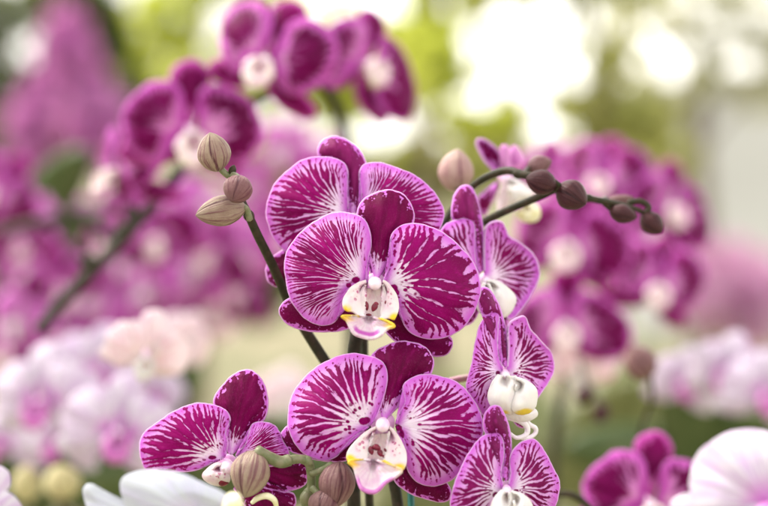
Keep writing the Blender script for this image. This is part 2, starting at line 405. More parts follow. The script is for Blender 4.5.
def column(mp, c, parent, r=6.5, length=.008, drop=6, matc='column', hub=9):
    h = mp(c[0], c[1] + 1, .0035)
    if hub: blob('receptacle', h, FW * -1, .005, hub * 2 * K0, M['hub'], parent, crease=0, nu=24, nv=14)
    a = mp(c[0], c[1], .002); b = mp(c[0], c[1] + drop, -length)
    ce = (a + b) / 2
    col = blob('column', ce, b - a, (b - a).length * 1.25, r * 2 * K0, M[matc], parent, crease=.0, nu=24, nv=18, prof=[(0, .6), (.2, .8), (.5, .95), (.8, 1), (.95, .6), (1, 0)])
    blob('anther_cap', b - (b - a) * .05, b - a, r * 1.15 * K0, r * 1.2 * K0, M['cap'], col, crease=.02, nu=20, nv=14)
    return col

def lip_front(mp, c, mid, left, right, throat, calli, parent, nt=20, ns=60, fwd=.012, midfwd=.016, yel=(), midmat='lip_mid'):
    """lip of a bloom seen from the front: front lobe, two upright side lobes, spotted callus"""
    l = petal('lip', mp, mid[0], mid[1], M[midmat], parent, off=-midfwd, bulge=-.003, tip=-.004, ruffle=.0005, nt=nt, ns=ns, jag=.2, thick=.0009)
    petal('throat', mp, throat[0], throat[1], M['throat'], l, off=-.003, bulge=-.002, ruffle=0, nt=12, ns=40, jag=.1)
    for b, o in (left, right):
        petal('side_lobe', mp, b, o, M['lip_side'], l, off=-fwd * .6, bulge=.0005, tip=-.005, ruffle=.0006, nt=nt, ns=ns, jag=.2, thick=.0009, spots=yel)
    for (x, y, w, h, rot) in calli:
        d = (math.cos(R(rot)), math.sin(R(rot)))
        ce = mp(x, y, -fwd * .75); ax = mp(x + d[0], y + d[1], -fwd * .75) - ce
        blob('callus', ce, ax, h * K0, w * K0, M['callus'], l, crease=.0, nu=14, nv=12)
    return l

GRP = 'magenta striped orchid blooms in sharp focus'
# ---------------- bloom 1 (middle)
f = empty('orchid_flower', P(*C1, .78), 'fully open magenta striped orchid bloom at the centre, facing straight forward', 'orchid flower', GRP)
mp = Pix(.78, C1, 4, 0)
bloom(mp, C1, {
    'ds': ('dorsal_sepal', Z1((267, 335))[0], O1['ds'], 'sepal', dict(off=.005, bulge=.004, tip=.003)),
    'ls': ('lateral_sepal', Z1((262, 362))[0], O1['ls'], 'sepal', dict(off=.008, bulge=.003, tip=.004)),
    'rs': ('lateral_sepal', Z1((266, 366))[0], O1['rs'], 'sepal', dict(off=.008, bulge=.003, tip=.004)),
    'lp': ('petal', Z1((247, 345))[0], O1['lp'], 'petal', dict(off=-.001, bulge=.0055, tip=.006, ruffle=.0011, spots=[(355.5, 279.5, 4.2, 1.3, -20), (348.3, 284.8, 2.6, 1.0, 0)])),
    'rp': ('petal', Z1((283, 347))[0], O1['rp'], 'petal_dark', dict(off=-.001, bulge=.0055, tip=.006, ruffle=.0011, spots=[(394, 288, 4.0, 1.0, 0), (396.5, 292, 3.6, 1.2, 60)])),
}, M, f)
column(mp, ZA((252, 106))[0], f, 7.0, .009, 2, hub=11)
lip_front(mp, C1, (ZA((215, 325))[0], ZA((150, 325), (95, 322), (40, 325), (72, 352), (95, 400), (120, 438), (175, 460), (235, 470), (290, 447), (330, 408), (378, 388), (345, 362), (290, 340))),
          (ZA((200, 115))[0], ZA((195, 95), (150, 112), (105, 140), (70, 180), (48, 225), (52, 268), (78, 292), (115, 298), (150, 325), (185, 330), (180, 290), (160, 240), (160, 190), (180, 140))),
          (ZA((300, 110))[0], ZA((305, 95), (335, 115), (368, 160), (395, 210), (402, 265), (392, 315), (372, 348), (335, 338), (290, 345), (300, 300), (318, 250), (318, 190), (308, 140))),
          (ZA((235, 150))[0], ZA((180, 140), (150, 200), (150, 270), (180, 340), (240, 365), (295, 340), (320, 260), (318, 190), (300, 140))),
          [(ZA((198, 258))[0] + (5.5, 10, 80)), (ZA((250, 266))[0] + (6.5, 10, 115)), (ZA((214, 315))[0] + (3, 6, 5)), (ZA((262, 244))[0] + (3.5, 5, 20)), (ZA((136, 262))[0] + (1.8, 5.5, 60)), (ZA((318, 240))[0] + (1.8, 5, 100))], f, yel=[ZA((70, 282))[0] + (4.5, 1.2, 20), ZA((375, 335))[0] + (5, 1.3, -30)])

# ---------------- bloom 2 (behind, top)
C2 = Z1((218, 195))[0]
f = empty('orchid_flower', P(*C2, .808), 'magenta striped orchid bloom half hidden behind the central one, slightly soft', 'orchid flower', GRP)
mp = Pix(.808, C2, -4, 0)
bloom(mp, C2, {
    'ds': ('dorsal_sepal', Z1((218, 200))[0], Z1((205, 195), (203, 150), (200, 110), (175, 92), (145, 75), (148, 50), (172, 35), (200, 40), (225, 58), (242, 84), (246, 110), (238, 150), (230, 195)), 'sepal_back', dict(off=.004, bulge=.004, tip=.004)),
    'lp': ('petal', Z1((208, 198))[0], Z1((207, 185), (205, 150), (205, 105), (190, 85), (150, 78), (110, 85), (70, 115), (45, 150), (34, 190), (40, 225), (55, 255), (85, 285), (125, 300), (165, 290), (185, 260), (195, 215)), 'petal', dict(off=-.001, bulge=.004, tip=.004)),
    'rp': ('petal', Z1((230, 198))[0], Z1((236, 185), (235, 150), (231, 112), (243, 93), (275, 90), (320, 105), (360, 125), (390, 155), (408, 190), (405, 215), (392, 245), (350, 275), (300, 285), (265, 260), (245, 215)), 'petal', dict(off=-.001, bulge=.004, tip=.004)),
    'ls': ('lateral_sepal', Z1((200, 225))[0], Z1((170, 225), (110, 250), (60, 281), (40, 297), (34, 320), (42, 345), (75, 352), (120, 340), (170, 300), (200, 250)), 'sepal', dict(off=.008, bulge=.003, tip=.003)),
    'rs': ('lateral_sepal', Z1((225, 225))[0], Z1((225, 250), (250, 300), (300, 345), (340, 350), (345, 330), (310, 280), (250, 225)), 'sepal', dict(off=.008, bulge=.003, tip=.003)),
}, M, f)
column(mp, Z1((219, 203))[0], f, 6, .008, 4)
petal('lip', mp, Z1((219, 215))[0], Z1((205, 215), (190, 235), (200, 265), (220, 285), (240, 265), (250, 235), (233, 215)), M['lip_white'], f, off=-.010, bulge=.003, nt=16, ns=50)

# ---------------- bloom 3 (lower middle)
C3 = Z2((305, 283))[0]
f = empty('orchid_flower', P(*C3, .772), 'open magenta striped orchid bloom below the centre, above a white and yellow lip', 'orchid flower', GRP)
f['label'] = 'open magenta striped orchid bloom below the central one, with yellow edged white lip'
mp = Pix(.772, C3, -3, -4)
bloom(mp, C3, {
    'ds': ('dorsal_sepal', Z2((308, 275))[0], Z2((300, 265), (292, 235), (300, 190), (290, 140), (274, 104), (292, 82), (330, 65), (370, 58), (410, 68), (435, 90), (444, 122), (430, 155), (395, 165), (365, 195), (345, 235), (320, 265)), 'sepal', dict(off=.005, bulge=.004, tip=.003)),
    'ls': ('lateral_sepal', Z2((290, 310))[0], Z2((240, 290), (150, 290), (70, 285), (42, 292), (30, 315), (38, 340), (60, 358), (120, 378), (190, 385), (250, 365), (290, 325)), 'sepal', dict(off=.008, bulge=.003, tip=.003)),
    'rs': ('lateral_sepal', Z2((312, 310))[0], Z2((318, 350), (330, 410), (345, 445), (380, 470), (425, 487), (470, 495), (490, 480), (486, 452), (450, 410), (390, 360), (330, 310)), 'sepal', dict(off=.008, bulge=.003, tip=.003)),
    'lp': ('petal', Z2((270, 288))[0], Z2((282, 275), (298, 240), (312, 195), (318, 150), (305, 115), (270, 98), (230, 92), (185, 100), (140, 120), (100, 150), (70, 190), (53, 230), (49, 280), (60, 320), (85, 355), (120, 375), (150, 382), (180, 370), (200, 345), (225, 320), (255, 302)), 'petal_light', dict(off=-.001, bulge=.0055, tip=.006, ruffle=.0011, spots=[(363.5, 421, 5.0, 1.3, 0), (366.5, 420, 4, 1.2, 0)])),
    'rp': ('petal', Z2((342, 286))[0], Z2((345, 270), (356, 245), (368, 220), (362, 185), (375, 165), (410, 150), (455, 152), (500, 165), (535, 195), (560, 230), (578, 275), (578, 310), (560, 350), (535, 385), (510, 420), (480, 442), (445, 450), (410, 445), (385, 425), (372, 395), (370, 350), (358, 310)), 'petal_light', dict(off=-.001, bulge=.0055, tip=.006, ruffle=.0011, spots=[(398, 427.5, 4.2, 1.4, 10), (402, 434, 4.2, 1.6, 80)])),
}, M, f)
column(mp, ZB((302, 45))[0], f, 7.2, .009, 4, hub=13)
lip_front(mp, C3, (ZB((245, 285))[0], ZB((175, 285), (115, 285), (82, 300), (118, 335), (140, 410), (168, 472), (235, 497), (280, 478), (322, 432), (385, 395), (425, 352), (375, 325), (310, 290))),
          (ZB((255, 90))[0], ZB((265, 70), (220, 92), (170, 132), (112, 190), (74, 245), (78, 288), (120, 308), (180, 292), (208, 250), (205, 200), (232, 140))),
          (ZB((345, 90))[0], ZB((345, 70), (372, 95), (398, 135), (425, 180), (450, 245), (450, 315), (422, 352), (372, 335), (312, 298), (330, 240), (340, 170), (335, 120))),
          (ZB((290, 120))[0], ZB((230, 120), (195, 180), (180, 260), (205, 310), (255, 330), (310, 310), (340, 240), (350, 160), (335, 115))),
          [(ZB((228, 225))[0] + (6, 9, 75)), (ZB((262, 205))[0] + (7, 9, 20)), (ZB((285, 240))[0] + (6, 8, 70)), (ZB((310, 262))[0] + (3, 5, 20)), (ZB((190, 230))[0] + (2.6, 4, 60)), (ZB((318, 222))[0] + (2.6, 4, 60))], f, yel=[ZB((95, 285))[0] + (5.5, 1.2, 20), ZB((400, 350))[0] + (8, 1.4, -20)], midmat='lip_mid_pale')

# ---------------- bloom 4 (lower left)
C4 = Z3((352, 345))[0]
f = empty('orchid_flower', P(*C4, .787), 'magenta striped orchid bloom at lower left with a tall upright dark sepal', 'orchid flower', GRP)
mp = Pix(.787, C4, -14, 6)
bloom(mp, C4, {
    'ds': ('dorsal_sepal', Z3((360, 340))[0], Z3((345, 325), (338, 300), (338, 270), (318, 225), (304, 175), (314, 142), (338, 110), (368, 80), (405, 65), (440, 75), (465, 105), (478, 150), (478, 190), (465, 228), (430, 245), (410, 290), (383, 325)), 'sepal', dict(off=.003, bulge=.004, tip=.003)),
    'lp': ('petal', Z3((338, 350))[0], Z3((345, 335), (350, 300), (343, 265), (357, 228), (347, 200), (312, 180), (265, 172), (215, 182), (165, 205), (115, 240), (75, 275), (64, 310), (68, 350), (85, 387), (140, 395), (200, 395), (250, 388), (300, 366)), 'petal', dict(off=-.001, bulge=.0035, tip=.003, spots=[Z3((300, 348))[0] + (4.0, 1.8, 0)])),
    'rp': ('petal', Z3((375, 345))[0], Z3((385, 325), (405, 310), (420, 270), (430, 242), (460, 234), (500, 244), (518, 268), (528, 295), (545, 322), (548, 350), (515, 372), (460, 378), (410, 365)), 'petal', dict(off=-.001, bulge=.003, tip=.003)),
    'rs': ('lateral_sepal', Z3((385, 375))[0], Z3((400, 360), (470, 350), (550, 355), (600, 370), (608, 410), (595, 440), (540, 455), (470, 440), (400, 400)), 'sepal', dict(off=.006, bulge=.003, tip=.003)),
    'bs': ('lateral_sepal', Z3((375, 390))[0], Z3((395, 400), (450, 440), (520, 458), (565, 470), (560, 520), (500, 540), (420, 520), (370, 450)), 'sepal', dict(off=.004, bulge=.003, tip=.003)),
}, M, f)
column(mp, Z3((347, 370))[0], f, 7.5, .007, 5, hub=12)
l = petal('lip', mp, Z3((320, 380))[0], Z3((335, 370), (310, 368), (280, 390), (268, 410), (290, 432), (330, 440), (355, 425), (350, 390)), M['lip_side'], f, off=-.006, bulge=.003, nt=16, ns=50)
blob('callus', mp(*Z3((335, 424))[0], -.006), mp(1, .3, 0) - mp(0, 0, 0), 13 * K0, 12 * K0, M['callus'], l)

# ---------------- bloom 5 (right, behind)
C5 = Z4((180, 318))[0]
f = empty('orchid_flower', P(*C5, .822), 'soft magenta orchid bloom turned right, behind the right edge of the central one', 'orchid flower', GRP)
mp = Pix(.822, C5, 35, 0)
bloom(mp, C5, {
    'ds': ('dorsal_sepal', Z4((168, 315))[0], Z4((156, 300), (150, 230), (142, 160), (110, 138), (78, 135), (74, 90), (86, 42), (115, 18), (143, 32), (163, 80), (176, 150), (181, 230), (178, 305)), 'sepal_back', dict(off=.002, bulge=.004, tip=.006, fold=.4)),
    'lp': ('petal', Z4((165, 325))[0], Z4((158, 300), (151, 250), (150, 200), (147, 145), (120, 131), (75, 138), (40, 165), (20, 210), (20, 270), (60, 330), (120, 350)), 'petal_side', dict(off=0, bulge=.004, tip=.003)),
    'rp': ('petal', Z4((186, 328))[0], Z4((183, 305), (182, 260), (182, 210), (188, 158), (212, 140), (240, 141), (256, 165), (268, 190), (300, 208), (340, 240), (364, 280), (371, 320), (352, 370), (322, 420), (290, 462), (262, 468), (250, 430), (220, 370)), 'petal_side', dict(off=0, bulge=-.005, tip=-.002)),
    'ls': ('lateral_sepal', Z4((180, 350))[0], Z4((165, 360), (110, 400), (90, 450), (110, 490), (150, 470), (180, 400)), 'sepal', dict(off=.004)),
    'rs': ('lateral_sepal', Z4((195, 355))[0], Z4((200, 350), (250, 400), (262, 470), (245, 520), (215, 500), (195, 420)), 'sepal', dict(off=.004)),
}, M, f)
column(mp, Z4((188, 335))[0], f, 5.5, .008, 3)
l = petal('lip', mp, Z4((198, 345))[0], Z4((190, 340), (215, 338), (250, 355), (282, 385), (288, 410), (275, 440), (250, 462), (220, 450), (200, 400)), M['lip_white'], f, off=-.010, bulge=.005, nt=16, ns=50)
petal('side_lobe', mp, Z4((190, 350))[0], Z4((180, 345), (165, 380), (160, 430), (185, 455), (215, 440), (215, 390), (200, 350)), M['lip_white'], l, off=-.014, bulge=.004, nt=14, ns=40)

# ---------------- bloom 6 (right, white lip)
C6 = Z5((167, 197))[0]
f = empty('orchid_flower', P(*C6, .790), 'magenta striped orchid bloom turned right with large white lip and curled tendrils', 'orchid flower', GRP)
mp = Pix(.790, C6, 38, 0)
bloom(mp, C6, {
    'ds': ('dorsal_sepal', Z5((168, 195))[0], Z5((158, 180), (152, 130), (150, 80), (118, 78), (108, 45), (112, 18), (133, 22), (153, 55), (168, 105), (174, 160), (173, 190)), 'sepal_back', dict(off=.002, bulge=.004, tip=.004, fold=.4)),
    'lp': ('petal', Z5((161, 203))[0], Z5((160, 192), (154, 175), (150, 145), (152, 100), (154, 74), (133, 76), (113, 98), (101, 138), (92, 190), (80, 240), (93, 262), (110, 287), (125, 305), (140, 280), (150, 235)), 'petal_side', dict(off=0, bulge=.003, tip=.003, spots=[Z5((150, 208))[0] + (2.2, 1.0, 0), Z5((146, 220))[0] + (2.2, 1.6, 120)])),
    'rp': ('petal', Z5((174, 203))[0], Z5((173, 192), (175, 150), (174, 105), (188, 88), (212, 82), (225, 108), (250, 138), (272, 163), (279, 195), (268, 225), (248, 255), (230, 278), (205, 262), (188, 225)), 'petal_side', dict(off=0, bulge=-.003, tip=-.001, spots=[Z5((190, 209))[0] + (2.4, 1.7, 0)])),
    'rs': ('lateral_sepal', Z5((180, 225))[0], Z5((190, 225), (215, 270), (220, 310), (205, 330), (185, 310), (175, 250)), 'sepal', dict(off=.006)),
    'ls': ('lateral_sepal', Z5((165, 225))[0], Z5((155, 230), (120, 280), (115, 320), (140, 325), (165, 260)), 'sepal', dict(off=.006)),
}, M, f)
column(mp, Z5((168, 207))[0], f, 5, .006, 4)
l = petal('lip', mp, Z5((166, 214))[0], Z5((152, 212), (138, 232), (130, 262), (140, 284), (165, 296), (185, 298), (200, 270), (205, 235), (190, 214)), M['lip_white'], f, off=-.012, bulge=.006, nt=20, ns=60, ruffle=.0003, spots=[Z5((168, 294))[0] + (3.5, 2, 10)])
petal('side_lobe', mp, Z5((195, 225))[0], Z5((188, 216), (212, 224), (234, 240), (239, 258), (234, 285), (212, 300), (190, 296), (182, 280), (190, 250)), M['lip_white'], l, off=-.016, bulge=.005, nt=20, ns=60, ruffle=.0003, spots=[Z5((208, 296))[0] + (9, 2.2, -10)])
petal('front_lobe', mp, Z5((190, 290))[0], Z5((178, 284), (170, 300), (188, 312), (215, 315), (238, 305), (235, 290), (210, 285)), M['lip_white'], l, off=-.008, bulge=.003, nt=12, ns=40)
ZT = lambda *p: Z(4.6, 470, 340, p)
tube('tendril', [mp(x, y, -.006) for x, y in ZT((180, 350), (230, 370), (262, 400), (258, 435), (215, 450), (185, 430))], [.0016, .0013, .0011, .001, .0008, .0006], M['cirrhus'], l, 8)
tube('tendril', [mp(x, y, -.004) for x, y in ZT((252, 350), (268, 385), (300, 405), (300, 430), (275, 448), (240, 455))], [.0012, .001, .0009, .0008, .0008, .0007], M['cirrhus'], l, 8)

# ---------------- bloom 7 (bottom right)
C7 = Z5((168, 460))[0]
f = empty('orchid_flower', P(*C7, .765), 'magenta striped orchid bloom cut by the lower frame edge, below the white tendrils', 'orchid flower', GRP)
mp = Pix(.765, C7, 28, 0)
bloom(mp, C7, {
    'ds': ('dorsal_sepal', Z5((169, 450))[0], Z5((162, 440), (164, 385), (155, 348), (128, 345), (119, 325), (124, 298), (140, 282), (157, 286), (170, 310), (180, 350), (181, 400), (176, 445)), 'sepal_back', dict(off=.002, bulge=.004, tip=.004, fold=.3)),
    'lp': ('petal', Z5((160, 470))[0], Z5((162, 455), (158, 430), (165, 390), (160, 352), (140, 342), (110, 355), (85, 390), (60, 440), (46, 495), (55, 540), (90, 560), (125, 540), (150, 500)), 'petal_side', dict(off=0, bulge=.003, tip=.003, spots=[Z5((144, 480))[0] + (3.0, 1.3, 120)])),
    'rp': ('petal', Z5((178, 468))[0], Z5((176, 455), (180, 430), (178, 405), (185, 382), (205, 362), (230, 355), (250, 375), (270, 410), (288, 450), (285, 490), (268, 530), (240, 555), (215, 540), (195, 500)), 'petal_side', dict(off=0, bulge=.002, tip=.002, spots=[Z5((192, 472))[0] + (2.6, 1.4, 0)])),
    'ls': ('lateral_sepal', Z5((160, 490))[0], Z5((150, 500), (110, 550), (110, 590), (150, 570), (165, 510)), 'sepal', dict(off=.006)),
    'rs': ('lateral_sepal', Z5((178, 490))[0], Z5((185, 500), (225, 540), (235, 580), (200, 590), (175, 520)), 'sepal', dict(off=.006)),
}, M, f)
column(mp, Z5((171, 466))[0], f, 5, .007, 3)
l = petal('lip', mp, Z5((172, 475))[0], Z5((160, 470), (142, 492), (135, 525), (150, 560), (180, 560), (190, 520), (188, 475)), M['lip_white'], f, off=-.012, bulge=.006, nt=18, ns=50)
petal('side_lobe', mp, Z5((188, 480))[0], Z5((182, 472), (210, 482), (228, 505), (225, 540), (200, 555), (185, 520)), M['lip_white'], l, off=-.015, bulge=.005, nt=18, ns=50)

# ---------------- bloom 8 (behind the right spray)
C8 = Z8((300, 235))[0]
f = empty('orchid_flower', P(*C8, .90), 'blurred dark magenta orchid bloom seen in profile behind the bud spray stem', 'orchid flower')
mp = Pix(.90, C8, 30, 0)
bloom(mp, C8, {
    'ds': ('dorsal_sepal', Z8((285, 215))[0], Z8((265, 212), (225, 165), (196, 105), (200, 82), (230, 82), (275, 115), (300, 150), (300, 205)), 'sepal', dict(off=-.002, bulge=-.004)),
    'lp': ('petal', Z8((308, 225))[0], Z8((300, 210), (296, 160), (300, 112), (322, 108), (332, 130), (326, 200)), 'petal_pink', dict(off=-.004)),
    'rp': ('petal', Z8((325, 225))[0], Z8((325, 205), (330, 140), (358, 108), (392, 160), (385, 200), (345, 215)), 'petal_pink', dict(off=.004)),
    'ls': ('lateral_sepal', Z8((285, 265))[0], Z8((278, 265), (235, 300), (200, 335), (210, 380), (228, 405), (262, 345), (285, 290)), 'sepal', dict(off=.003)),
    'rp2': ('lateral_sepal', Z8((310, 260))[0], Z8((295, 255), (330, 240), (335, 300), (325, 370), (290, 392), (282, 330)), 'petal_blush', dict(off=-.004)),
}, M, f, 20, 60)
column(mp, Z8((318, 240))[0], f, 5, .006, 3)
l = petal('lip', mp, Z8((335, 255))[0], Z8((330, 245), (370, 255), (410, 285), (432, 315), (400, 345), (350, 362), (325, 320)), M['lip_white'], f, off=-.01, bulge=.006, nt=14, ns=40)
petal('front_lobe', mp, Z8((400, 370))[0], Z8((370, 350), (410, 340), (460, 370), (455, 420), (400, 430), (365, 400)), M['yellow_lip'], l, off=-.006, bulge=.004, nt=12, ns=40)

# ------------------------------------------------------------------ buds
def bud(c, d, ang, length, width, mat, label, tilt=0., group=None, ped=None, pedmat='stem', crease=.06, pr=1.1):
    """ang: picture angle of the tip in degrees (0 right, 90 up); tilt>0 leans the tip to the viewer; ped: pixel path of its stalk"""
    o = empty('orchid_bud', P(c[0], c[1], d), label, 'flower bud', group)
    k = KPX * d; a = R(ang); tl = R(tilt)
    ax = (RT * math.cos(a) + UP * math.sin(a)) * math.cos(tl) - FW * math.sin(tl)
    blob('bud_body', (0, 0, 0), ax, length * k, width * k, M[mat], o, crease=crease, nu=48, nv=34)
    if ped:
        pp = [P(x, y, d + dd) - P(c[0], c[1], d) for x, y, dd in ped]
        tube('pedicel', pp, [pr * .0011] * len(pp), M[pedmat], o, 10)
    return o
GB = 'buds at the tip of the left spray'
bud((213.8, 152), .783, 100, 41, 34, 'bud_beige', 'beige pink striped orchid bud, topmost of the three on the left stem', 15, GB, [(218, 166, .002), (226, 174, .002), (233, 178, .003)], 'stem_pale')
bud((237.5, 189.5), .772, 250, 32, 30, 'bud_rose', 'small rosy orchid bud pointing forward, middle of the left three', 40, GB, [(240, 180, .004), (236, 176, .008), (233, 175, .010)], 'stem_pale')
bud((221, 211), .784, 190, 52, 31, 'bud_beige', 'large striped orchid bud pointing left, lowest of the left three', 8, GB, [(244, 207, .0), (247, 210, .001), (250, 220, .002)], 'stem_pale')
GB2 = 'buds between the lower blooms'
bud((250, 474), .762, 258, 50, 40, 'bud_beige', 'plump beige striped orchid bud in front of the lower left bloom', 20, GB2, [(257, 451, .0), (266, 456, .002), (280, 462, .004), (290, 460, .005)], 'stem_pale', pr=2.0)
bud((336.7, 485), .768, 262, 48, 37, 'bud_mauve', 'mauve brown orchid bud under the left side of the lower white lip', 10, GB2, [(332, 464, .001), (322, 470, .003), (311, 474, .004)], 'stem_pale')
bud((323, 506), .766, 250, 34, 31, 'bud_mauve', 'mauve orchid bud cut by the bottom frame edge, below a pale stalk', 20, GB2, [(318, 494, .001), (312, 488, .003)], 'stem_pale')
GB3 = 'dark buds along the right spray'
bud((541, 182), .815, 165, 33, 26, 'bud_dark', 'dark purple orchid bud on the right spray, nearest the blooms', 15, GB3, [(553, 181, .001), (559, 186, .002), (556, 191, .003)], 'stem')
bud((572, 195.5), .818, -35, 36, 31, 'bud_dark', 'largest dark purple orchid bud at the middle of the right spray', 25, GB3, [(563, 188, .001), (558, 185, .003)], 'stem')
bud((539, 165), .86, 20, 27, 20, 'bud_mauve', 'pale mauve orchid bud peeping over the dark bud on the right spray', 0, GB3, [(529, 168, 0), (522, 175, -.02)], 'stem')
bud((623, 214), .84, -15, 29, 19, 'bud_dark', 'flattened dark orchid bud, second from the right spray tip', 0, GB3, [(612, 210, .002), (604, 203, .0)], 'stem')
bud((652, 223.5), .85, -45, 28, 23, 'bud_dark', 'round dark orchid bud at the very tip of the right spray', 10, GB3, [(645, 214, .0), (649, 207, 0), (640, 201, 0), (628, 203, 0)], 'stem')
bud((619, 200), .865, 10, 30, 11, 'bud_mauve', 'slim blurred pinkish orchid bud arching above the right spray stem', 0, GB3, [(606, 199, 0), (600, 201, -.01)], 'stem')
bud((456, 170.5), .875, 85, 44, 36, 'bud_soft', 'soft rounded pinkish orchid bud above the bloom turned right', 10, None, [(459, 190, .0), (463, 195, -.02), (468, 190, -.03)], 'stem')
bud((640, 362), 1.08, 120, 40, 34, 'bud_mauve', 'blurred plum coloured orchid bud beside the pale blooms on the right', 10, None, [(650, 376, 0), (652, 400, .02), (640, 440, .03), (640, 520, .03)], 'stem')
bud((62, 482), 1.2, 100, 38, 38, 'bud_yellow', 'blurred pale yellow orchid bud under the white blooms at lower left', 20, None, [(64, 500, 0), (66, 530, .02)], 'stem')
bud((26, 484), 1.25, 80, 42, 30, 'bud_yellow', 'blurred yellow green orchid bud at the lower left corner', 20, None, [(26, 505, 0), (28, 530, .02)], 'stem')
bud((584, 395), 1.2, 70, 22, 17, 'bud_dark', 'small blurred dark bud hanging under the right group, upper of two', 0, None, [(586, 385, 0), (580, 360, .05)], 'stem')
bud((601, 413), 1.2, 70, 22, 18, 'bud_dark', 'small blurred dark bud hanging under the right group, lower of two', 0, None, [(600, 403, 0), (590, 385, .05)], 'stem')

# ------------------------------------------------------------------ stems in the foreground
def stem(label, path, rads, mat, group=None, nodes=(), name='flower_stem', n=12):
    o = empty(name, P(*path[0]), label, 'stem', group); org = o.location.copy()
    tube('stalk', [P(*q) for q in path], rads, M[mat], o, n, org=org)
    for (x, y, d, r, a) in nodes:
        k = KPX * d; ax = RT * math.cos(R(a)) + UP * math.sin(R(a))
        blob('node', P(x, y, d) - org, ax, r * 2.6 * k, r * 2 * k, M[mat], o, crease=.0, nu=18, nv=12)
    return o
stem('arching green brown stem carrying the three left buds', [(232, 168, .786), (234, 178, .787), (240, 198, .788), (248, 214, .79), (258, 236, .795), (272, 264, .805), (292, 308, .815), (316, 347, .82), (350, 400, .82), (390, 470, .815), (402, 540, .81)],
     [.0012, .0014, .0016, .0016, .0017, .0018, .0018, .0021, .0021, .0022, .0022], 'stem', None, [(232.5, 170, .785, 4.2, 70), (249, 216, .79, 6.0, -60)])
stem('slim dark green stem behind the central bloom, upright', [(430, 236, .845), (442, 226, .85), (456, 206, .85), (472, 187, .845), (489, 176, .84), (508, 170.5, .835), (524, 175, .83), (540, 178, .828), (556, 184, .83)],
     .0016, 'stem', None, [(519, 174, .832, 5.5, -10)])['label'] = 'upper green stem arching to the dark buds of the right spray'
stem('lower green stem rising to the tip of the right spray', [(440, 250, .86), (462, 238, .85), (484, 222, .84), (510, 209, .832), (541, 196, .828), (556, 190, .83), (572, 194, .835), (590, 198.5, .838), (607, 202, .84), (625, 206, .845), (640, 211, .85), (648, 216, .852)],
     [.0016, .0016, .0016, .0016, .0015, .0015, .0015, .0014, .0013, .0012, .001, .0009], 'stem', None, [(589, 198, .838, 4.5, -10), (606, 202, .84, 4.0, -10), (557, 188, .83, 5, -20)])
stem('pale green jointed stalk between the lower buds', [(286, 461, .768), (298, 459, .770), (308, 462, .772), (311, 474, .774), (311, 488, .775), (307, 498, .776), (309, 530, .78)],
     [.0018, .0017, .0018, .0016, .0016, .0022, .002], 'stem_pale', None, [(308, 461, .771, 5.0, -40), (306, 497, .775, 6.5, 70), (283, 462, .767, 6.0, 10)])
stem('dark green upright stem under the lip of the central bloom', [(356, 300, .83), (356, 335, .825), (354, 352, .825), (352, 400, .825), (354, 520, .82)], .0028, 'stem_dark')
stem('thin green stem beside the dark stem under the central lip', [(366, 300, .84), (364, 345, .836), (366, 420, .83), (370, 520, .83)], .0017, 'stem')
stem('teal green support stake under the lower middle bloom', [(404, 380, .83), (410, 470, .815), (411, 500, .81), (412, 540, .805)], .0014, 'stem_teal', name='support_stake')['category'] = 'stake'
stem('pinkish flower stalk between the lower middle and right blooms', [(500, 380, .815), (480, 377, .82), (455, 380, .825), (420, 392, .83), (400, 410, .83)], .0014, 'stem_pink')
stem('curled pale yellow lip tip below the plump beige bud', [(252, 503, .765), (258, 498, .763), (267, 496, .762), (274, 500, .763), (277, 508, .765)], [.0007, .0011, .0012, .0011, .0007], 'yellow_lip', name='lip_curl')['category'] = 'flower part'

# ------------------------------------------------------------------ white blooms close to the camera at the bottom
def zbot(*p): return Z(3.2, 0, 440, p)
Cw = (205, 520)
f = empty('orchid_flower', P(*Cw, .70), 'snow white orchid bloom at the bottom edge, in front of the lower left bloom', 'orchid flower')
mp = Pix(.70, Cw, -10, 10)
bloom(mp, Cw, {
    'lp': ('petal', (205, 522), [(196, 505)] + [(232, 500)][:0] + [(226, 512), (236, 504), (222, 492), (200, 482), (178, 473), (155, 470), (135, 473), (121, 481), (124, 500), (135, 520), (160, 535), (190, 532)], 'petal_snow', dict(off=-.002, bulge=.004, tip=.004)),
    'ls': ('lateral_sepal', (160, 525), [(150, 512), (125, 502), (105, 492), (90, 484), (84, 490), (88, 510), (100, 530), (140, 540)], 'petal_snow', dict(off=.006, bulge=.003)),
    'rp': ('petal', (215, 525), [(222, 515), (245, 512), (270, 520), (275, 540), (240, 550), (215, 540)], 'petal_snow', dict(off=0)),
}, M, f)
petal('lip', mp, (228, 515), [(222, 508), (228, 495), (238, 494), (243, 505), (240, 520), (228, 525)], M['yellow_lip'], f, off=-.004, bulge=.004, nt=14, ns=40)
column(mp, (212, 522), f, 6, .006, 3)

